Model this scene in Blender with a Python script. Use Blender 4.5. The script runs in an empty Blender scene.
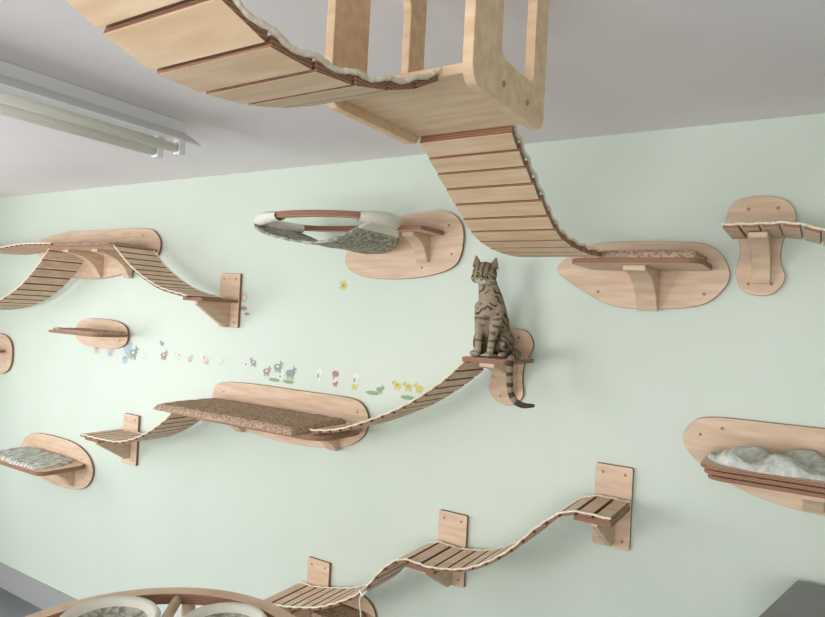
import bpy, math, random
from mathutils import Vector, Matrix, noise
random.seed(4)
sc=bpy.context.scene
try: sc.view_settings.view_transform='Standard'
except Exception: pass
COL=bpy.context.collection

# ------------------------------------------------------------ materials
def srgb(r,g,b):
    f=lambda c:(c/255/12.92) if c/255<=0.04045 else ((c/255+0.055)/1.055)**2.4
    return (f(r),f(g),f(b),1)
def mat(name,base,rough=.6,kind=None,c2=None,scale=10,bump=0,stretch=(1,1,1),detail=4,spec=.4,metal=0,lo=.35,hi=.65,axis='Z',dist=3):
    m=bpy.data.materials.new(name);m.use_nodes=True;nt=m.node_tree;b=nt.nodes['Principled BSDF']
    b.inputs['Base Color'].default_value=base;b.inputs['Roughness'].default_value=rough
    b.inputs['Specular IOR Level'].default_value=spec;b.inputs['Metallic'].default_value=metal
    if kind:
        tc=nt.nodes.new('ShaderNodeTexCoord');mp=nt.nodes.new('ShaderNodeMapping');mp.inputs['Scale'].default_value=stretch
        nt.links.new(tc.outputs['Object'],mp.inputs[0])
        if kind=='noise':
            t=nt.nodes.new('ShaderNodeTexNoise');t.inputs['Scale'].default_value=scale;t.inputs['Detail'].default_value=detail;out=t.outputs[0]
        elif kind=='wave':
            t=nt.nodes.new('ShaderNodeTexWave');t.inputs['Scale'].default_value=scale;t.inputs['Distortion'].default_value=dist;t.bands_direction=axis;out=t.outputs['Fac']
        nt.links.new(mp.outputs[0],t.inputs['Vector'])
        cr=nt.nodes.new('ShaderNodeValToRGB');cr.color_ramp.elements[0].position=lo;cr.color_ramp.elements[1].position=hi
        cr.color_ramp.elements[0].color=base;cr.color_ramp.elements[1].color=c2 or base
        nt.links.new(out,cr.inputs[0]);nt.links.new(cr.outputs[0],b.inputs['Base Color'])
        if bump:
            bp=nt.nodes.new('ShaderNodeBump');bp.inputs['Strength'].default_value=bump;bp.inputs['Distance'].default_value=.01
            nt.links.new(out,bp.inputs['Height']);nt.links.new(bp.outputs[0],b.inputs['Normal'])
    return m
WOOD=mat('birch_plywood',srgb(204,174,147),.5,'noise',srgb(220,194,170),5,.02,(1.2,3,9),5,spec=.3)
WOODH=mat('birch_plywood_warm',srgb(220,186,150),.5,'noise',srgb(234,206,174),5,.02,(1.5,8,8),5,spec=.3)
EDGE=mat('plywood_edge',srgb(124,86,66),.6,'wave',srgb(162,118,92),60,0)
ROPE=mat('cotton_rope',srgb(222,206,182),.9,'noise',srgb(242,234,216),120,.3)
CARPET=mat('brown_shag_carpet',srgb(146,120,100),1,'noise',srgb(198,172,150),90,.5,detail=3,spec=.05)
FLEECE=mat('grey_patterned_fleece',srgb(138,138,126),1,'noise',srgb(186,186,172),60,.4,detail=2,spec=.05,lo=.42,hi=.58)
CLOTH=mat('cream_canvas',srgb(226,223,210),.9,spec=.1)
BLANK=mat('pale_fleece_blanket',srgb(184,188,182),1,'noise',srgb(218,218,210),45,.6,spec=.05)
STRIPE=mat('striped_grey_fabric',srgb(164,162,154),1,'wave',srgb(206,206,200),9,.2,spec=.05,axis='X',dist=1.5)
SCREW=mat('screw_cap',srgb(164,124,96),.5)
WHITEM=mat('lamp_enamel',srgb(228,228,228),.35)
TUBE=mat('fluorescent_tube_glass',srgb(238,235,226),.2)
METAL=mat('grey_metal',srgb(132,132,134),.35,metal=.3)
DARKM=mat('dark_grey_plastic',srgb(88,90,94),.5)
WALL=mat('mint_wall_paint',srgb(202,213,200),.44,'noise',srgb(205,215,203),2.5,.008,spec=.42)
CEIL=mat('ceiling_paint',srgb(232,227,229),.8,'noise',srgb(235,230,232),3,.01)
FLOOR=mat('grey_floor_tile',srgb(104,106,110),.4,'noise',srgb(118,120,124),5,.02)
BASEB=mat('baseboard_grey',srgb(160,160,160),.5)
WFRAME=mat('window_frame_white',srgb(235,235,232),.4)

# ------------------------------------------------------------ helpers
def root(name,loc=(0,0,0)):
    e=bpy.data.objects.new(name,None);e.empty_display_size=.05;e.location=loc;COL.objects.link(e);return e
def addmesh(name,verts,faces,mats,fm=None,parent=None,smooth=False,bevel=0):
    me=bpy.data.meshes.new(name);me.from_pydata([tuple(v) for v in verts],[],faces)
    for m in mats: me.materials.append(m)
    if fm:
        for p,i in zip(me.polygons,fm): p.material_index=i
    if smooth:
        for p in me.polygons: p.use_smooth=True
    import bmesh
    bm=bmesh.new();bm.from_mesh(me);bmesh.ops.recalc_face_normals(bm,faces=bm.faces);bm.to_mesh(me);bm.free()
    o=bpy.data.objects.new(name,me);COL.objects.link(o)
    if parent: o.parent=parent
    if bevel:
        b=o.modifiers.new('b','BEVEL');b.width=bevel;b.segments=2;b.limit_method='ANGLE';b.angle_limit=math.radians(50)
    return o
def cr(p0,p1,p2,p3,t):
    return tuple(.5*((2*b)+(-a+c)*t+(2*a-5*b+4*c-d)*t*t+(-a+3*b-3*c+d)*t**3) for a,b,c,d in zip(p0,p1,p2,p3))
def closed(pts,n=6):
    o=[];L=len(pts)
    for i in range(L):
        for k in range(n): o.append(cr(pts[i-1],pts[i],pts[(i+1)%L],pts[(i+2)%L],k/n))
    return o
def openc(pts,n=10):
    o=[];L=len(pts)
    for i in range(L-1):
        a=pts[i-1] if i>0 else tuple(2*x-y for x,y in zip(pts[0],pts[1]))
        d=pts[i+2] if i+2<L else tuple(2*x-y for x,y in zip(pts[-1],pts[-2]))
        for k in range(n): o.append(cr(a,pts[i],pts[i+1],d,k/n))
    o.append(tuple(pts[-1]));return o
def prism(name,pts,plane,a0,a1,parent,mats=None,bevel=.002):
    mats=mats or [WOOD,EDGE]
    def mk(p,a):
        return {'xz':(p[0],a,p[1]),'xy':(p[0],p[1],a),'yz':(a,p[0],p[1])}[plane]
    n=len(pts);V=[mk(p,a0) for p in pts]+[mk(p,a1) for p in pts]
    Fc=[list(range(n)),list(range(n,2*n))]+[[i,(i+1)%n,n+(i+1)%n,n+i] for i in range(n)]
    return addmesh(name,V,Fc,mats,[0,0]+[1]*n,parent,bevel=bevel)
def rrect(x0,x1,y0,y1,r,n=5):
    o=[]
    for cx,cy,s in ((x1-r,y1-r,0),(x0+r,y1-r,90),(x0+r,y0+r,180),(x1-r,y0+r,270)):
        for k in range(n+1):
            t=math.radians(s+90*k/n);o.append((cx+r*math.cos(t),cy+r*math.sin(t)))
    return o
def box(name,x0,x1,y0,y1,z0,z1,m,parent=None,bevel=0):
    V=[(x,y,z) for x in (x0,x1) for y in (y0,y1) for z in (z0,z1)]
    Fc=[(0,1,3,2),(4,6,7,5),(0,4,5,1),(2,3,7,6),(0,2,6,4),(1,5,7,3)]
    return addmesh(name,V,Fc,[m],None,parent,bevel=bevel)
def tube(name,pts,rad,m,parent,seg=8,smooth=True):
    pts=[Vector(p) for p in pts];n=len(pts);V=[];Fc=[]
    rads=rad if isinstance(rad,(list,tuple)) else [rad]*n
    up=Vector((0,0,1))
    t0=(pts[1]-pts[0]).normalized()
    if abs(t0.dot(up))>.9: up=Vector((1,0,0))
    s=t0.cross(up).normalized()
    for i,p in enumerate(pts):
        t=(pts[min(i+1,n-1)]-pts[max(i-1,0)]).normalized()
        s=(s-t*s.dot(t)).normalized();u=t.cross(s)
        for k in range(seg):
            a=2*math.pi*k/seg;V.append(p+(s*math.cos(a)+u*math.sin(a))*rads[i])
    for i in range(n-1):
        for k in range(seg):
            Fc.append((i*seg+k,i*seg+(k+1)%seg,(i+1)*seg+(k+1)%seg,(i+1)*seg+k))
    Fc.append(tuple(range(seg)));Fc.append(tuple(range((n-1)*seg,n*seg)))
    return addmesh(name,V,Fc,[m],None,parent,smooth)
def screws(parent,pts,y,r=.006):
    V=[];Fc=[]
    for x,z in pts:
        b=len(V)
        for k in range(10):
            a=2*math.pi*k/10;V.append((x+r*math.cos(a),y,z+r*math.sin(a)))
        for k in range(10):
            a=2*math.pi*k/10;V.append((x+r*.8*math.cos(a),y-.002,z+r*.8*math.sin(a)))
        Fc.append(tuple(range(b+10,b+20)))
        for k in range(10): Fc.append((b+k,b+(k+1)%10,b+10+(k+1)%10,b+10+k))
    addmesh('screw_caps',V,Fc,[SCREW],None,parent)
def bridge(name,ctrl,w0,w1,pitch,parent=None,gap=.2,th=.013,wood=None,wdir=(0,1,0),rope=.0042,scallop=.0012):
    """ctrl: centre-line points; w0,w1 half widths; wdir width direction"""
    R=parent or root(name);wood=wood or WOOD
    path=openc(ctrl,14);pp=[Vector(p) for p in path]
    Ls=[0]
    for a,b in zip(pp,pp[1:]): Ls.append(Ls[-1]+(b-a).length)
    tot=Ls[-1];n=max(2,round(tot/pitch));pt=tot/n
    def at(s):
        s=max(0,min(tot,s))
        for i in range(len(pp)-1):
            if Ls[i+1]>=s:
                q=(s-Ls[i])/max(1e-9,Ls[i+1]-Ls[i]);return pp[i].lerp(pp[i+1],q)
        return pp[-1]
    W=Vector(wdir).normalized();V=[];Fc=[];fm=[]
    for i in range(n):
        a=at(i*pt+pt*gap/2);b=at((i+1)*pt-pt*gap/2);t=(b-a).normalized();nrm=t.cross(W).normalized()
        if nrm.z<0: nrm=-nrm
        hw=w0+(w1-w0)*(i+.5)/n;j=random.uniform(-.002,.002)
        b0=len(V)
        for q in (a,b):
            for sgn in (-1,1):
                for h in (-1,1): V.append(q+W*(sgn*hw+j)+nrm*(h*th/2))
        Fc+=[(b0,b0+1,b0+3,b0+2),(b0+4,b0+6,b0+7,b0+5),(b0,b0+4,b0+5,b0+1),(b0+2,b0+3,b0+7,b0+6),(b0,b0+2,b0+6,b0+4),(b0+1,b0+5,b0+7,b0+3)]
        fm+=[1,1,1,1,0,0]
    addmesh('slats',V,Fc,[wood,EDGE],fm,R,bevel=.0012)
    m=max(20,int(tot/.005))
    for k,sgn in enumerate((-1,1)):
        P=[];rr=[]
        for i in range(m+1):
            s=tot*i/m;q=at(s);t=(at(s+.01)-at(s-.01)).normalized();nrm=t.cross(W).normalized()
            if nrm.z<0: nrm=-nrm
            hw=w0+(w1-w0)*s/tot
            ph=2*math.pi*s/pt
            P.append(q+W*sgn*(hw+.001+scallop*.6*math.cos(ph))+nrm*(th*.5+scallop*math.cos(ph)))
            rr.append(rope*(1+.12*math.sin(2*math.pi*s/.02)))
        tube('rope_%d'%(k+1),P,rr,ROPE,R,6)
    return R
def pill(x0,x1,z0,z1,skew=0,n=40,p=2.6):
    cx,cz=(x0+x1)/2,(z0+z1)/2;a,b=(x1-x0)/2,(z1-z0)/2;o=[]
    for k in range(n):
        t=2*math.pi*k/n;c,s=math.cos(t),math.sin(t)
        x=abs(c)**(2/p)*math.copysign(1,c)*a;z=abs(s)**(2/p)*math.copysign(1,s)*b
        o.append((cx+x+skew*z,cz+z))
    return o
def gusset(parent,x,w,z,depth,h,name='bracket'):
    pr=[(-.018,z),(-depth,z),(-depth,z-.018)]
    for k in range(1,9):
        t=k/9;pr.append((-depth+(depth-.045)*(1-(1-t)**1.6) ,z-.018-(h-.018)*t**1.7))
    pr+=[(-.035,z-h),(-.018,z-h)]
    prism(name,pr,'yz',x-w/2,x+w/2,parent,[WOOD,WOOD],bevel=.003)
def back(parent,pts,scr=(),smooth=True,name='wall_board'):
    prism(name,closed(pts) if smooth else pts,'xz',-.018,-.001,parent,bevel=.003)
    if scr: screws(parent,scr,-.018)
def slab(parent,x0,x1,d0,d1,z0,z1,r=.05,name='shelf_deck',mats=None):
    return prism(name,rrect(x0,x1,-d1,-d0,r),'xy',z0,z1,parent,mats,bevel=.002)
def pad(name,parent,x0,x1,d0,d1,z0,h,r,m,amp=.006,fn=None,rag=0):
    nx,ny=60,24;V=[];Fc=[]
    cx,cy=(x0+x1)/2,-(d0+d1)/2;a,b=(x1-x0)/2,(d1-d0)/2
    for lay in (0,1):
        for i in range(nx+1):
            for j in range(ny+1):
                u,v=2*i/nx-1,2*j/ny-1
                k=r
                x=cx+a*u*(1-k*v*v*abs(u)**2*.5);y=cy+b*v*(1-k*u*u*abs(v)**2*.5)
                if rag:
                    g=noise.noise(Vector((x*9,y*9,5.5)))*rag;x+=g*u;y+=noise.noise(Vector((x*8,2.2,y*8)))*rag*v*.6
                e=max(abs(u),abs(v));edge=1-max(0,(e-.95)/.05)**2
                nz=noise.noise(Vector((x*25,y*25,z0*7)))*amp+noise.noise(Vector((x*70,y*70,3)))*amp*.5
                z=z0 if lay==0 else z0+.25*h+(.75*h+nz)*edge
                if fn and lay: z+=max(0,fn(u,v))*edge
                V.append((x,y,z))
    S=(nx+1)*(ny+1);I=lambda l,i,j:l*S+i*(ny+1)+j
    for i in range(nx):
        for j in range(ny):
            Fc.append((I(1,i,j),I(1,i+1,j),I(1,i+1,j+1),I(1,i,j+1)));Fc.append((I(0,i,j),I(0,i,j+1),I(0,i+1,j+1),I(0,i+1,j)))
    for i in range(nx):
        for j in (0,ny): Fc.append((I(0,i,j),I(0,i+1,j),I(1,i+1,j),I(1,i,j)))
    for j in range(ny):
        for i in (0,nx): Fc.append((I(0,i,j),I(0,i,j+1),I(1,i,j+1),I(1,i,j)))
    return addmesh(name,V,Fc,[m],None,parent,True)
def post_shelf(x,ztop,zdeck,depth=.28,w=.14,h=.31,dw=None):
    R=root('wall_step_shelf')
    back(R,rrect(x-w/2,x+w/2,ztop-h,ztop,.008),[(x-w*.3,ztop-.03),(x+w*.3,ztop-.03),(x-w*.3,ztop-h+.03),(x+w*.3,ztop-h+.03)],False)
    dw=dw or w*.95
    slab(R,x-dw/2,x+dw/2,.018,depth,zdeck-.018,zdeck,.006)
    prism('bracket',[(-.018,zdeck-.018),(-depth*.9,zdeck-.018),(-depth*.9,zdeck-.035),(-.05,zdeck-.155),(-.018,zdeck-.155)],'yz',x-.012,x+.012,R,[WOOD,WOOD])
    return R

# ------------------------------------------------------------ room
X0,X1,Y0,H=-5.75,2.3,-4.7,2.915
box('floor',X0-.1,X1+.1,Y0-.1,.1,-.1,0,FLOOR)
box('ceiling',X0-.1,X1+.1,Y0-.1,.1,H,H+.1,CEIL)
box('wall_back',X0-.1,X1+.1,0,.1,0,H,WALL)
box('wall_right',X1,X1+.1,Y0,0,0,H,WALL)
R=root('wall_front');holes=[(-4.6,-2.5),(-1.4,.9)];z0,z1=.9,2.4
xs=[X0-.1]+[q for h in holes for q in h]+[X1+.1]
box('sill_part',xs[0],xs[-1],Y0-.1,Y0,0,z0,WALL,R);box('head_part',xs[0],xs[-1],Y0-.1,Y0,z1,H,WALL,R)
for i in range(0,len(xs),2): box('pier_%d'%i,xs[i],xs[i+1],Y0-.1,Y0,z0,z1,WALL,R)
for n,(a,b) in enumerate(holes):
    W=root('window_%d'%(n+1))
    for k,(p,q,r,s) in enumerate(((a,b,z0,z0+.05),(a,b,z1-.05,z1),(a,a+.05,z0,z1),(b-.05,b,z0,z1),((a+b)/2-.03,(a+b)/2+.03,z0,z1))):
        box('frame_%d'%k,p,q,Y0-.09,Y0-.03,r,s,WFRAME,W)
R=root('wall_left')
box('sill_part',X0-.1,X0,Y0,0,0,.9,WALL,R);box('head_part',X0-.1,X0,Y0,0,2.4,H,WALL,R)
box('pier_1',X0-.1,X0,Y0,-3.4,.9,2.4,WALL,R);box('pier_2',X0-.1,X0,-1.2,0,.9,2.4,WALL,R)
W=root('window_3')
for k,(p,q,r,s) in enumerate(((-3.4,-1.2,.9,.95),(-3.4,-1.2,2.35,2.4),(-3.4,-3.35,.9,2.4),(-1.25,-1.2,.9,2.4),(-2.33,-2.27,.9,2.4))):
    box('frame_%d'%k,X0-.08,X0-.03,p,q,r,s,WFRAME,W)
box('baseboard_back',X0,X1,-.015,0,0,.17,BASEB)
box('baseboard_left',X0,X0+.015,Y0,-.015,0,.17,BASEB)

# ------------------------------------------------------------ lights
def area(name,loc,rot,sx,sy,e,c):
    l=bpy.data.lights.new(name,'AREA');l.shape='RECTANGLE';l.size=sx;l.size_y=sy;l.energy=e;l.color=c
    o=bpy.data.objects.new(name,l);o.location=loc;o.rotation_euler=rot;COL.objects.link(o);return o
area('window_daylight',(-3.55,Y0-.05,1.65),(math.radians(90),0,0),2.0,1.4,88,(1,.99,.98))
area('window_daylight.001',(-.25,Y0-.05,1.65),(math.radians(90),0,0),2.2,1.4,68,(1,.99,.98))
area('window_daylight.002',(X0-.05,-2.3,1.65),(0,math.radians(-90),0),1.4,2.1,58,(.96,.98,1))
w=bpy.data.worlds.new('World');sc.world=w;w.use_nodes=True
w.node_tree.nodes['Background'].inputs[0].default_value=(.88,.94,1,1);w.node_tree.nodes['Background'].inputs[1].default_value=1.2

# ------------------------------------------------------------ ceiling lamp
R=root('fluorescent_ceiling_light')
ya,yb=-2.1,-.80
box('housing',-2.40,-2.24,ya,yb,2.865,H,WHITEM,R,.004)
prism('reflector',[(-2.50,2.81),(-2.40,2.868),(-2.24,2.868),(-2.14,2.81),(-2.145,2.805),(-2.245,2.86),(-2.395,2.86),(-2.495,2.805)],'xz',ya,yb,R,[WHITEM,WHITEM],0)
for k,x in enumerate((-2.39,-2.25)):
    tube('tube_%d'%(k+1),[(x,ya+.04,2.80),(x,yb-.04,2.80)],.019,TUBE,R,14)
    for j,y in enumerate((ya+.02,yb-.02)): box('holder_%d_%d'%(k,j),x-.02,x+.02,y-.015,y+.015,2.775,2.862,WHITEM,R,.003)

# ------------------------------------------------------------ hanging frame + bridges
def hang_frame(y0,y1,xL,xR,zb,zdeck):
    R=root('ceiling_hung_cat_platform')
    for k,x in enumerate((xL,xR)):
        out=rrect(y0,y1,zb,H-.001,.03)
        w=(y1-y0);ia,ib=y0+.34*w,y1-.20*w;inn=rrect(ia,ib,zb+.08,H-.05,.02)
        V=[];Fc=[];fm=[];n=len(out)
        for xx in (x-.010,x+.010):
            V+=[(xx,p[0],p[1]) for p in out]+[(xx,p[0],p[1]) for p in inn]
        for i in range(n):
            j=(i+1)%n
            Fc.append((i,j,n+j,n+i));Fc.append((2*n+i,2*n+j,3*n+j,3*n+i));fm+=[0,0]
            Fc.append((i,j,2*n+j,2*n+i));Fc.append((n+i,n+j,3*n+j,3*n+i));fm+=[1,0]
        addmesh('side_panel_%d'%(k+1),V,Fc,[WOODH,WOODH],fm,R,bevel=.002)
    box('deck',xL+.010,xR-.010,y0+.01,y1-.01,zdeck,zdeck+.018,WOODH,R,.002)
    box('ceiling_cleat',xL+.010,xR-.010,(y0+y1)/2-.03,(y0+y1)/2+.03,H-.04,H-.001,WOODH,R,.002)
    V=[];Fc=[]
    for y,z in ((y0+.12,zb+.035),(y1-.09,zb+.035)):
        b=len(V)
        for k in range(10): V.append((xR+.0105,y+.006*math.cos(k*.628),z+.006*math.sin(k*.628)))
        for k in range(10): V.append((xR+.0122,y+.005*math.cos(k*.628),z+.005*math.sin(k*.628)))
        Fc.append(tuple(range(b+10,b+20)))
        for k in range(10): Fc.append((b+k,b+(k+1)%10,b+10+(k+1)%10,b+10+k))
    addmesh('screw_caps',V,Fc,[SCREW],None,R)
    return R
hang_frame(-1.61,-1.29,-.80,-.505,2.555,2.575)
hang_frame(-2.72,-2.46,-.80,-.505,2.62,2.64)
bridge('hanging_rope_bridge',[(-.665,-1.605,2.575),(-.665,-1.70,2.528),(-.665,-1.84,2.490),(-.665,-1.99,2.484),(-.665,-2.09,2.514),(-.665,-2.24,2.575),(-.665,-2.46,2.64)],.106,.106,.084,gap=.10,wood=WOODH,wdir=(1,0,0),rope=.0044,scallop=.0024,th=.015)
bridge('hanging_rope_bridge',[(-.675,-1.295,2.574),(-.73,-1.064,2.526),(-.785,-.74,2.432),(-.79,-.5,2.408),(-.785,-.335,2.412)],.112,.15,.088,gap=.15,wood=WOODH,wdir=(1,0,0),rope=.0045,scallop=.0025,th=.021)

# ------------------------------------------------------------ C : right upper shelf
R=root('cat_wall_shelf')
back(R,[(-.91,2.385),(-.83,2.32),(-.69,2.25),(-.54,2.24),(-.37,2.26),(-.29,2.33),(-.285,2.40),(-.34,2.47),(-.45,2.49),(-.74,2.49),(-.86,2.44)],[(-.80,2.43),(-.36,2.43),(-.36,2.30),(-.74,2.30)])
slab(R,-.76,-.33,.018,.325,2.382,2.400,.05)
gusset(R,-.55,.075,2.382,.26,.15)
pad('carpet_mat',R,-.67,-.34,.03,.32,2.400,.026,.1,CARPET,.002)
# ------------------------------------------------------------ D : far right
R=root('cat_wall_shelf')
back(R,[(-.27,2.63),(-.18,2.645),(-.11,2.62),(-.085,2.56),(-.12,2.49),(-.125,2.42),(-.11,2.36),(-.14,2.31),(-.19,2.30),(-.24,2.32),(-.262,2.38),(-.25,2.44),(-.26,2.50),(-.30,2.56)],[(-.23,2.60),(-.14,2.60),(-.22,2.34),(-.15,2.34)])
gusset(R,-.18,.055,2.490,.24,.15)
bridge('wall_rope_bridge',[(-.28,-.17,2.50),(-.18,-.17,2.50),(-.08,-.17,2.498),(.03,-.17,2.465),(.2,-.17,2.42),(.45,-.17,2.40),(.7,-.17,2.45)],.13,.13,.055)
post_shelf(.76,2.58,2.45)
# ------------------------------------------------------------ A : upper left
R=root('cat_wall_shelf')
back(R,[(-4.8,2.56),(-4.5,2.62),(-4.1,2.625),(-3.6,2.625),(-3.46,2.58),(-3.43,2.50),(-3.5,2.42),(-3.75,2.345),(-4.1,2.30),(-4.45,2.32),(-4.7,2.40),(-4.82,2.48)],[(-3.6,2.58),(-3.52,2.48)])
slab(R,-4.15,-3.44,.018,.32,2.47,2.488,.04)
gusset(R,-3.72,.06,2.47,.26,.16,'bracket_1');gusset(R,-4.03,.06,2.47,.26,.16,'bracket_2')
pad('mat',R,-4.13,-3.5,.03,.31,2.488,.02,.15,CARPET,.003)
bridge('wall_rope_bridge',[(-3.45,-.18,2.475),(-3.27,-.18,2.35),(-3.04,-.18,2.25),(-2.80,-.18,2.205)],.13,.12,.06)
bridge('wall_rope_bridge',[(-4.08,-.2,2.46),(-4.25,-.2,2.32),(-4.45,-.2,2.20),(-4.75,-.2,2.10),(-5.2,-.2,2.06),(-5.6,-.2,2.15)],.13,.13,.085)
bridge('wall_rope_bridge',[(-4.14,-.16,2.50),(-4.5,-.16,2.50),(-5.0,-.16,2.47),(-5.6,-.16,2.5)],.13,.13,.06)
post_shelf(-2.80,2.35,2.205,.27,.16,.30)
# ------------------------------------------------------------ E
R=root('cat_wall_shelf')
back(R,pill(-4.28,-3.70,1.85,2.04,p=2.8),[(-3.80,1.99),(-3.78,1.91)])
slab(R,-4.22,-3.66,.018,.26,1.94,1.955,.07)
pad('mat',R,-4.20,-3.68,.03,.25,1.955,.015,.25,CARPET,.004)
# ------------------------------------------------------------ F
R=root('cat_wall_shelf')
back(R,pill(-5.6,-5.09,1.56,1.87,p=2.8),[(-5.17,1.76),(-5.17,1.66)])
slab(R,-5.56,-5.16,.018,.25,1.73,1.748,.06)
gusset(R,-5.35,.04,1.73,.2,.12)
# ------------------------------------------------------------ G
R=root('cat_wall_shelf')
back(R,[(-4.88,1.10),(-4.72,1.19),(-4.3,1.20),(-4.08,1.15),(-3.99,1.05),(-4.04,.94),(-4.2,.885),(-4.5,.88),(-4.78,.94),(-4.88,1.02)],[(-4.12,1.10),(-4.10,.98)])
slab(R,-4.78,-4.05,.018,.33,1.05,1.078,.06)
gusset(R,-4.22,.06,1.05,.28,.14)
pad('striped_mat',R,-4.76,-4.12,.03,.33,1.078,.02,.2,STRIPE,.010,None,.03)
# ------------------------------------------------------------ H
post_shelf(-3.62,1.46,1.345,.27,.15,.31)
bridge('wall_rope_bridge',[(-3.71,-.16,1.355),(-3.5,-.16,1.355),(-3.3,-.16,1.37),(-3.1,-.16,1.44),(-2.93,-.16,1.54),(-2.86,-.17,1.60)],.13,.13,.06)
# ------------------------------------------------------------ I : carpet shelf
R=root('carpeted_cat_shelf')
back(R,[(-2.89,1.67),(-2.84,1.735),(-2.6,1.755),(-2.2,1.755),(-1.95,1.755),(-1.85,1.735),(-1.805,1.67),(-1.83,1.58),(-1.95,1.51),(-2.2,1.48),(-2.5,1.485),(-2.75,1.53),(-2.87,1.6)],[(-2.8,1.69),(-1.87,1.69),(-1.88,1.6),(-2.2,1.52),(-2.6,1.52)])
slab(R,-2.86,-1.80,.018,.36,1.600,1.618,.10)
gusset(R,-2.0,.06,1.600,.30,.11,'bracket_1');gusset(R,-2.65,.06,1.600,.30,.11,'bracket_2')
pad('brown_carpet',R,-2.89,-1.92,.02,.41,1.618,.034,.04,CARPET,.004)
bridge('wall_rope_bridge',[(-1.90,-.19,1.632),(-1.80,-.19,1.645),(-1.68,-.19,1.678),(-1.45,-.18,1.78),(-1.27,-.17,1.90),(-1.16,-.16,2.005)],.13,.12,.055)
# ------------------------------------------------------------ K : cat perch
R=root('cat_wall_shelf')
back(R,[(-1.20,2.10),(-1.12,2.135),(-1.03,2.13),(-.995,2.07),(-1.03,1.99),(-1.035,1.92),(-1.03,1.86),(-1.07,1.82),(-1.13,1.82),(-1.18,1.86),(-1.18,1.92),(-1.17,1.98),(-1.22,2.04)],[(-1.06,2.10),(-1.15,2.10),(-1.13,1.85),(-1.08,1.85)])
slab(R,-1.18,-.985,.018,.30,2.002,2.02,.02)
gusset(R,-1.09,.065,2.002,.25,.15)
# ------------------------------------------------------------ M : bottom stair row
post_shelf(-.645,1.64,1.50,.28,.14,.31)
post_shelf(-1.325,1.32,1.165,.28,.14,.31)
post_shelf(-2.06,.935,.795,.28,.14,.31)
bridge('wall_rope_bridge',[(-2.16,-.17,.80),(-2.06,-.17,.805),(-1.92,-.17,.835),(-1.78,-.17,.88),(-1.6,-.17,.985),(-1.48,-.17,1.12),(-1.39,-.17,1.178),(-1.26,-.17,1.178),(-1.1,-.17,1.215),(-.95,-.17,1.31),(-.82,-.17,1.44),(-.72,-.17,1.508),(-.575,-.17,1.512)],.13,.13,.06)
R=root('toy_string')
tube('string',openc([(-1.57,-.31,1.03),(-1.575,-.33,.98),(-1.565,-.33,.90),(-1.57,-.33,.74)],8),.003,CLOTH,R,6)
tube('string_knot',[(-1.585,-.318,1.015),(-1.565,-.328,1.0),(-1.55,-.318,1.02)],.007,CLOTH,R,6)
R=root('cat_wall_shelf')
back(R,pill(-2.0,-1.70,.60,.84,p=2.5),[])
slab(R,-1.98,-1.72,.018,.2,.73,.748,.06)
pad('mat',R,-1.97,-1.73,.03,.19,.748,.02,.3,CARPET,.004)
# ------------------------------------------------------------ O : right lower shelf
R=root('cat_wall_shelf')
back(R,[(-.405,1.77),(-.385,1.83),(-.32,1.865),(-.1,1.87),(.2,1.87),(.42,1.85),(.47,1.77),(.43,1.68),(.25,1.61),(.0,1.59),(-.2,1.625),(-.35,1.70)],[(-.35,1.80),(-.28,1.83)])
for k,(zz,dx) in enumerate(((1.715,.02),(1.733,.01),(1.751,0))):
    slab(R,-.31+dx,.38-dx,.018,.32-dx,zz-.012,zz,.05,'deck_layer_%d'%(k+1))
    if k<2: slab(R,-.27,.34,.018,.26,zz,zz+.006,.04,'spacer_%d'%(k+1),[EDGE,EDGE])
gusset(R,.0,.06,1.70,.26,.10)
pad('fleece_blanket',R,-.28,.30,.03,.30,1.751,.012,.15,BLANK,.010,lambda u,v:.016*math.sin(9*u+3*v)+.012*math.sin(4*u-5*v)+.010,.05)
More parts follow.
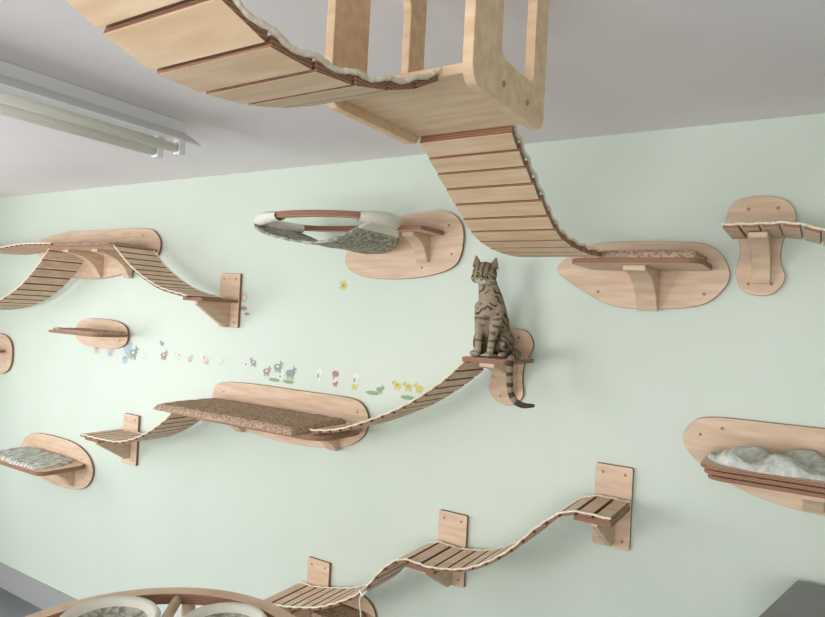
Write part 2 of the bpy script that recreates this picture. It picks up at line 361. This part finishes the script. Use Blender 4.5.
# ------------------------------------------------------------ hammock
def hammock(cx,cy,rx,ry,z,depth,shift):
    R=root('cat_hammock_shelf')
    N=72;V=[];Fc=[];fm=[]
    for i in range(N):
        a=2*math.pi*i/N
        for (dr,dz) in ((.022,.0),(.022,.024),(-.022,.024),(-.022,0)):
            V.append((cx+(rx+dr)*math.cos(a),cy+(ry+dr)*math.sin(a),z+dz))
    for i in range(N):
        j=(i+1)%N
        for k in range(4): Fc.append((i*4+k,j*4+k,j*4+(k+1)%4,i*4+(k+1)%4));fm.append(1 if k in(0,2) else 0)
    addmesh('wooden_ring',V,Fc,[WOODH,EDGE],fm,R,bevel=.002)
    # rectangular fleece panel slung between the two canvas ends
    NX,NY=48,18;V=[];Fc=[];fm=[]
    for i in range(NX+1):
        u=2*i/NX-1
        for j in range(NY+1):
            v=2*j/NY-1
            half=ry*.98*(1-abs(u)**5)**.5*.96+ry*.02
            x=cx+rx*.98*u
            y=cy+v*half
            sag=depth*(1-abs(u)**3.2)*(1+shift*u)
            V.append((x,y,z+.012-sag+noise.noise(Vector((x*11,y*11,z)))*.009*(1-abs(u))))
    for i in range(NX):
        for j in range(NY):
            a=i*(NY+1)+j;Fc.append((a,a+1,a+NY+2,a+NY+1));u=abs(2*(i+.5)/NX-1)
            fm.append(1 if u>.86 else 0)
    o=addmesh('fleece_sling',V,Fc,[FLEECE,CLOTH],fm,R,True)
    s=o.modifiers.new('s','SOLIDIFY');s.thickness=.010
    # canvas sleeves wrapped over the ring at both ends
    for k,(a0,a1) in enumerate(((math.pi*1.5+.95,math.pi*2+.7),(math.pi-.7,math.pi+1.35))):
        V=[];Fc=[];n=24;sec=14
        for i in range(n+1):
            q=i/n;a=a0+(a1-a0)*q
            e=1-.35*abs(2*q-1)**3
            for s_ in range(sec):
                b=2*math.pi*s_/sec
                V.append((cx+(rx+.030*math.cos(b))*math.cos(a),cy+(ry+.030*math.cos(b))*math.sin(a),z+.008+.030*e*math.sin(b)))
        for i in range(n):
            for s_ in range(sec):
                Fc.append((i*sec+s_,i*sec+(s_+1)%sec,(i+1)*sec+(s_+1)%sec,(i+1)*sec+s_))
        addmesh('canvas_sleeve_%d'%(k+1),V,Fc,[CLOTH],None,R,True)
    return R
R=hammock(-1.89,-.30,.34,.22,2.555,.10,.5)
back(R,[(-1.99,2.40),(-1.97,2.50),(-1.88,2.58),(-1.65,2.635),(-1.45,2.645),(-1.36,2.59),(-1.345,2.49),(-1.38,2.40),(-1.5,2.355),(-1.68,2.335),(-1.88,2.345)],[(-1.42,2.58),(-1.40,2.45),(-1.55,2.39)])
slab(R,-1.66,-1.44,.018,.22,2.533,2.553,.01,'arm_1')
slab(R,-1.90,-1.70,.018,.10,2.533,2.553,.01,'arm_2')
gusset(R,-1.54,.06,2.533,.17,.12)

# ------------------------------------------------------------ ring cat tree in the foreground
R=root('round_cat_tree')
cx,cy,rr,z=-1.28,-1.60,.41,1.352
N=80;V=[];Fc=[];fm=[]
for i in range(N):
    a=2*math.pi*i/N
    for (dr,dz) in ((0,-.03),(0,0),(-.045,0),(-.045,-.03)): V.append((cx+(rr+dr)*math.cos(a),cy+(rr+dr)*math.sin(a),z+dz))
for i in range(N):
    j=(i+1)%N
    for k in range(4): Fc.append((i*4+k,j*4+k,j*4+(k+1)%4,i*4+(k+1)%4));fm.append(1 if k in(0,2) else 0)
addmesh('top_ring',V,Fc,[WOOD,EDGE],fm,R,bevel=.002)
prism('base_plate',[(cx+.42*math.cos(2*math.pi*i/60),cy+.42*math.sin(2*math.pi*i/60)) for i in range(60)],'xy',0,.03,R)
for k in range(4):
    a=math.radians(124+90*k);px,py=cx+(rr-.022)*math.cos(a),cy+(rr-.022)*math.sin(a)
    tube('post_%d'%(k+1),[(px,py,.03),(px,py,z-.03)],.019,WOOD,R,14)
a=math.radians(128);dx,dy=math.cos(a),math.sin(a)
tube('cross_bar',[(cx-dx*.37,cy-dy*.37,z-.018),(cx+dx*.37,cy+dy*.37,z-.018)],.014,WOOD,R,10)
for k,(hx,hy,s) in enumerate(((cx-.235,cy+.085,.125),(cx+.01,cy+.245,.115))):
    V=[];Fc=[];fm=[];n=40;M=10
    for j in range(M+1):
        q=j/M
        for i in range(n):
            a=2*math.pi*i/n;V.append((hx+s*q*math.cos(a),hy+s*q*math.sin(a),z+.0-.05*(1-q**2.2)))
    for j in range(M):
        for i in range(n):
            Fc.append((j*n+i,j*n+(i+1)%n,(j+1)*n+(i+1)%n,(j+1)*n+i));fm.append(1 if j>=M-2 else 0)
    o=addmesh('hammock_pad_%d'%(k+1),V,Fc,[FLEECE,CLOTH],fm,R,True);m_=o.modifiers.new('s','SOLIDIFY');m_.thickness=.012

# ------------------------------------------------------------ cabinet
R=root('metal_filing_cabinet',(-.035,-.03,0));R.rotation_euler=(0,0,math.radians(-12))
box('body',.01,.57,-.41,-.01,0,1.34,DARKM,R,.004)
box('top',0,.58,-.42,0,1.34,1.37,METAL,R,.004)
for k in range(3): box('drawer_%d'%k,.03,.55,-.422,-.41,.06+.42*k,.44+.42*k,METAL,R,.003)
for k in range(3): box('handle_%d'%k,.22,.36,-.44,-.422,.33+.42*k,.35+.42*k,DARKM,R,.003)

# ------------------------------------------------------------ wall stickers
R=root('animal_wall_stickers')
cols={n:mat('sticker_'+n,srgb(*c),.6) for n,c in dict(pink=(208,186,178),yellow=(208,196,112),grey=(146,154,150),white=(222,224,216),brown=(168,146,128),red=(182,126,112),green=(144,168,124),blue=(172,192,206)).items()}
blobs={n:[[],[]] for n in cols}
lay=[0]
def blob(c,x,z,a,b,rot=0):
    V,Fc=blobs[c];s=len(V);lay[0]+=1;y=-.0006-.00002*(lay[0]%40)
    for k in range(12):
        t=2*math.pi*k/12;u,v=a*math.cos(t),b*math.sin(t)
        V.append((x+u*math.cos(rot)-v*math.sin(rot),y,z+u*math.sin(rot)+v*math.cos(rot)))
    Fc.append(tuple(range(s,s+12)))
def critter(x,z,s,c,c2,d=1):
    blob(c,x,z,s,s*.6);blob(c,x+d*s*.9,z+s*.5,s*.5,s*.45);blob(c2,x+d*s*1.2,z+s*.4,s*.2,s*.15)
    for q in (-.6,-.2,.3,.65): blob(c,x+q*s,z-s*.7,s*.12,s*.35)
    blob(c,x+d*s*.7,z+s*1.0,s*.12,s*.3);blob(c2,x,z+s*.1,s*.35,s*.2)
def flower(x,z,s,c,c2):
    for k in range(5): blob(c,x+s*.6*math.cos(k*1.257),z+s*.6*math.sin(k*1.257),s*.42,s*.42)
    blob(c2,x,z,s*.35,s*.35)
flower(-2.01,2.30,.026,'yellow','brown')
flower(-2.70,2.22,.03,'pink','white');blob('brown',-2.70,2.16,.03,.012);blob('brown',-2.67,2.13,.02,.008)
for x,z,s,c,c2 in [(-4.05,1.84,.04,'pink','brown'),(-3.90,1.83,.035,'blue','pink'),(-3.72,1.87,.05,'blue','white'),(-3.74,1.80,.04,'blue','grey'),(-3.66,1.84,.05,'grey','white'),(-3.55,1.84,.035,'white','blue'),(-3.36,1.85,.035,'brown','white'),(-3.38,1.92,.02,'grey','white'),
    (-3.22,1.86,.03,'white','grey'),(-3.12,1.85,.025,'pink','pink'),(-2.98,1.85,.03,'pink','white'),(-2.86,1.855,.025,'white','grey'),(-2.66,1.85,.03,'white','brown'),(-2.60,1.87,.028,'grey','white'),(-2.50,1.83,.032,'brown','white'),(-2.42,1.86,.036,'grey','white'),(-2.33,1.835,.04,'grey','white'),(-2.40,1.81,.03,'white','grey')]:
    critter(x,z,s*.8,c,c2,random.choice((-1,1)))
for x,c in ((-2.34,'green'),(-2.44,'green'),(-1.80,'green'),(-1.60,'green')): blob(c,x,1.79,.04,.01)
for x,c in ((-2.13,'white'),(-2.03,'red'),(-1.90,'white')):
    blob('white',x,1.83,.012,.025);blob(c,x,1.86,.022,.016);blob('grey',x-.01,1.84,.006,.012)
critter(-2.03,1.81,.014,'red','brown');critter(-1.91,1.81,.018,'yellow','brown');critter(-1.76,1.81,.02,'green','grey')
for x in (-1.66,-1.60,-1.54): critter(x,1.84,.022,'yellow','brown',random.choice((-1,1)))
for c,(V,Fc) in blobs.items():
    if V: addmesh('stickers_'+c,V,Fc,[cols[c]],None,R)

# ------------------------------------------------------------ tabby cat
CAT=root('tabby_cat')
pieces=[]
def ell(c,r,rotm=None):
    V=[];Fc=[];n,mm=16,10
    for i in range(mm+1):
        th=math.pi*i/mm
        for k in range(n):
            ph=2*math.pi*k/n
            v=Vector((r[0]*math.sin(th)*math.cos(ph),r[1]*math.sin(th)*math.sin(ph),r[2]*math.cos(th)))
            if rotm: v=rotm@v
            V.append(Vector(c)+v)
    for i in range(mm):
        for k in range(n): Fc.append((i*n+k,i*n+(k+1)%n,(i+1)*n+(k+1)%n,(i+1)*n+k))
    pieces.append((V,Fc))
def chain(pts,sub=8):
    P=openc([tuple(p) for p in pts],sub)
    V=[];Fc=[];seg=14;Q=[Vector(p[:3]) for p in P];Rr=[p[3] for p in P];n=len(Q)
    s=None
    for i in range(n):
        t=(Q[min(i+1,n-1)]-Q[max(i-1,0)]).normalized()
        if s is None: s=t.cross(Vector((.3,.9,.2))).normalized()
        s=(s-t*s.dot(t)).normalized();u=t.cross(s)
        for k in range(seg):
            a=2*math.pi*k/seg;V.append(Q[i]+(s*math.cos(a)+u*math.sin(a))*Rr[i])
    for i in range(n-1):
        for k in range(seg): Fc.append((i*seg+k,i*seg+(k+1)%seg,(i+1)*seg+(k+1)%seg,(i+1)*seg+k))
    Fc.append(tuple(range(seg)));Fc.append(tuple(range((n-1)*seg,n*seg)))
    pieces.append((V,Fc))
    ell(Q[0],(Rr[0],)*3);ell(Q[-1],(Rr[-1],)*3)
TH=math.radians(8);S=1.03;ORG=Vector((-1.118,-.175,2.021))
def toW(v):
    v=Vector(v)*S;return ORG+Matrix.Rotation(TH,3,'Z')@v
chain([(.008,.062,.075,.058),(.005,.042,.13,.057),(0,.014,.19,.052),(-.006,-.004,.235,.046),(-.012,-.014,.27,.039),(-.016,-.022,.30,.034)])
ell((.010,.068,.06),(.064,.058,.056));ell((-.004,-.018,.19),(.044,.038,.06));ell((0,-.006,.12),(.038,.036,.05))
for s in (-1,1):
    ell((s*.050+.006,.035,.056),(.030,.060,.053),Matrix.Rotation(math.radians(-12),3,'X'))
    ell((s*.056+.006,-.028,.012),(.016,.036,.012))
    chain([(s*.033-.003,-.012,.19,.027),(s*.034-.003,-.020,.14,.021),(s*.028-.004,-.040,.08,.0155),(s*.024-.004,-.050,.03,.0135),(s*.023-.004,-.056,.014,.012)])
    ell((s*.023-.004,-.064,.011),(.0145,.02,.011))
HM=Matrix.Rotation(math.radians(6),3,'Z')@Matrix.Rotation(math.radians(18),3,'X')@Matrix.Rotation(math.radians(5),3,'Y')
HC=Vector((-.022,-.036,.318));HS=1.2
def hd(v): return HC+HM@(Vector(v)*HS)
def hell(c,r,rm=None): ell(hd(c),tuple(q*HS for q in r),HM@rm if rm else HM)
hell((0,0,0),(.041,.038,.033));hell((0,.006,.010),(.034,.033,.028))
for s in (-1,1):
    hell((s*.020,-.014,-.012),(.021,.022,.017));hell((s*.009,-.036,-.013),(.011,.011,.009))
hell((0,-.034,-.004),(.010,.014,.012));hell((0,-.031,-.022),(.010,.010,.008))
for s in (-1,1):
    V=[];Fc=[];n=12
    for i in range(7):
        q=i/6;rx,ry=.0185*(1-q)**.8+.001,.007*(1-q)+.001
        cxx,czz=s*(.0245+.008*q),.018+.040*q
        for k in range(n):
            a=2*math.pi*k/n;V.append(hd((cxx+rx*math.cos(a),.004+ry*math.sin(a)+.002*q,czz)))
    for i in range(6):
        for k in range(n): Fc.append((i*n+k,i*n+(k+1)%n,(i+1)*n+(k+1)%n,(i+1)*n+k))
    Fc.append(tuple(range(n)));Fc.append(tuple(range(6*n,7*n)));pieces.append((V,Fc))
Vw=[];Fw=[]
for V,Fc in pieces:
    b=len(Vw);Vw+=[toW(v) for v in V];Fw+=[tuple(b+i for i in f) for f in Fc]
pieces.clear()
TAIL=[(-1.10,-.075,2.055,.020),(-1.03,-.115,2.042,.0165),(-.985,-.20,2.037,.0145),(-.968,-.275,2.036,.014),(-.962,-.317,2.020,.0135),(-.960,-.325,1.97,.013),(-.953,-.323,1.91,.0125),(-.935,-.322,1.878,.012),(-.905,-.32,1.865,.011),(-.865,-.32,1.868,.007)]
chain(TAIL,8)
for V,Fc in pieces:
    b=len(Vw);Vw+=[Vector(v) for v in V];Fw+=[tuple(b+i for i in f) for f in Fc]
tmp=addmesh('tmp_cat',Vw,Fw,[])
rm=tmp.modifiers.new('r','REMESH');rm.mode='VOXEL';rm.voxel_size=.0026
sm=tmp.modifiers.new('s','SMOOTH');sm.factor=.5;sm.iterations=4
dg=bpy.context.evaluated_depsgraph_get();dg.update()
me=bpy.data.meshes.new_from_object(tmp.evaluated_get(dg));bpy.data.objects.remove(tmp)
me.name='fur_body'
inv=Matrix.Rotation(-TH,3,'Z');HMi=HM.inverted()
ca=me.color_attributes.new('fur','FLOAT_COLOR','POINT')
base=Vector((.29,.222,.15));dark=Vector((.045,.034,.025));light=Vector((.50,.42,.32));white=Vector((.62,.57,.49))
tl=[Vector(p[:3]) for p in openc(TAIL,8)]
tla=[0]
for a_,b_ in zip(tl,tl[1:]): tla.append(tla[-1]+(b_-a_).length)
def sst(a,b,x):
    t=max(0,min(1,(x-a)/(b-a)));return t*t*(3-2*t)
for v in me.vertices:
    w_=v.co;p=(inv@(w_-ORG))/S
    nz=noise.noise(w_*40);nf=noise.noise(w_*220)
    c=base.copy();st=0
    di,dm=min(((w_-q).length,i) for i,q in enumerate(tl)) if (w_.x>-1.04 or w_.z<2.02) else (9,0)
    h=(HMi@(p-HC))/HS
    if (di<.022 and dm>12) or w_.z<2.015:
        st=sst(-.1,.35,math.sin(tla[dm]*2*math.pi/.038))
        if tla[dm]>tla[-1]-.06: st=1
    elif p.z>.275 and h.length<.075:
        if h.z>.008 and h.y<.02: st=sst(.1,.5,math.cos(h.x*2*math.pi/.017+nz*.6))*.85
        else: st=.7*sst(.0,.5,math.sin((h.z+abs(h.x)*.7)*2*math.pi/.016+nz))
        if h.y>.02: st=.5
        mz=sst(.026,.015,Vector((h.x*.9,h.y+.036,(h.z+.020)*1.2)).length)
        c=c.lerp(white,mz*.8);st*=1-mz
        for s in (-1,1):
            r_=Vector((h.x-s*.016,h.y+.033,h.z-.004)).length
            e=sst(.0135,.0105,r_);c=c.lerp(light,e*.6);st*=1-e
            d_=sst(.0105,.0085,r_);c=c.lerp(dark,d_)
            if h.z>.028 and h.y<.004 and abs(h.x-s*.029)<.008: c=Vector((.30,.20,.16));st=.2
    else:
        front=sst(-.015,-.04,p.y);brk=sst(-.22,.05,noise.noise(w_*30+Vector((3,1,7))))
        if p.z<.16 and p.y<-.02:
            st=.8*sst(.2,.6,math.sin(p.z*2*math.pi/.028+nz*1.5))*brk;c=c.lerp(light,.35)
            if p.z<.035: st*=.2;c=c.lerp(light,.5)
            if abs(p.x+.004)<.012: c=c.lerp(dark,.45)
        else:
            st=sst(.0,.45,math.sin((p.z*.9+p.y*.5+abs(p.x)*.35)*2*math.pi/.027+nz*3.8))*brk
            if p.z>.15:
                c=c.lerp(light,.35*front)
            else: c=c.lerp(dark,.18)
        if abs(p.x)<.012 and p.y>.02: st=1
    c=c.lerp(dark,st*.88);c*=1+.45*nf
    ca.data[v.index].color=(max(c.x,.01),max(c.y,.01),max(c.z,.01),1)
FUR=bpy.data.materials.new('tabby_fur');FUR.use_nodes=True;nt=FUR.node_tree;b=nt.nodes['Principled BSDF']
at=nt.nodes.new('ShaderNodeAttribute');at.attribute_name='fur';nt.links.new(at.outputs['Color'],b.inputs['Base Color'])
b.inputs['Roughness'].default_value=.85;b.inputs['Specular IOR Level'].default_value=.15
tn=nt.nodes.new('ShaderNodeTexNoise');tn.inputs['Scale'].default_value=260;bp=nt.nodes.new('ShaderNodeBump');bp.inputs['Strength'].default_value=.5;bp.inputs['Distance'].default_value=.003
nt.links.new(tn.outputs[0],bp.inputs['Height']);nt.links.new(bp.outputs[0],b.inputs['Normal'])
me.materials.clear();me.materials.append(FUR)
for p_ in me.polygons: p_.use_smooth=True
o=bpy.data.objects.new('fur_body',me);COL.objects.link(o);o.parent=CAT
def small(name,c,r,m,rotm):
    pieces.clear();ell(c,tuple(q*HS for q in r),rotm)
    V=[toW(v) for v in pieces[0][0]];addmesh(name,V,pieces[0][1],[m],None,CAT,True)
EYE=mat('cat_eye_amber',srgb(176,168,96),.1);PUP=mat('pupil_black',(.004,.004,.004,1),.1);NOSE=mat('cat_nose',srgb(150,92,84),.5)
for s in (-1,1):
    small('eye_%s'%('l' if s<0 else 'r'),hd((s*.0165,-.0325,.003)),(.0072,.0055,.0064),EYE,HM)
    small('pupil_%s'%('l' if s<0 else 'r'),hd((s*.0168,-.0364,.003)),(.0032,.0026,.0052),PUP,HM)
small('nose',hd((0,-.048,-.007)),(.0044,.003,.003),NOSE,HM)
WH=mat('whisker',srgb(235,235,230),.5)
for s in (-1,1):
    for k in range(3):
        a=[toW(hd((s*.012,-.042,-.013+.002*k))),toW(hd((s*.035,-.045,-.018+.006*k))),toW(hd((s*.055,-.035,-.026+.011*k)))]
        tube('whisker',openc([tuple(q) for q in a],5),.0004,WH,CAT,4)

# ------------------------------------------------------------ camera
f=650;a=math.radians(32.2);r=math.radians(3.0);p=math.radians(.6)
Fv=Vector((-math.sin(a),math.cos(a),0));Rv=Vector((math.cos(a),math.sin(a),0));U=Vector((0,0,1))
F2=Fv*math.cos(p)+U*math.sin(p);U2=U*math.cos(p)-Fv*math.sin(p)
Xc=Rv*math.cos(r)+U2*math.sin(r);Yc=-Rv*math.sin(r)+U2*math.cos(r)
m=Matrix((Xc,Yc,-F2)).transposed().to_4x4();m.translation=Vector((0,-2.54,2.17))
cd=bpy.data.cameras.new('camera');co=bpy.data.objects.new('camera',cd);COL.objects.link(co);co.matrix_world=m
cd.sensor_width=36;cd.lens=f/825*36;cd.clip_start=.02;sc.camera=co
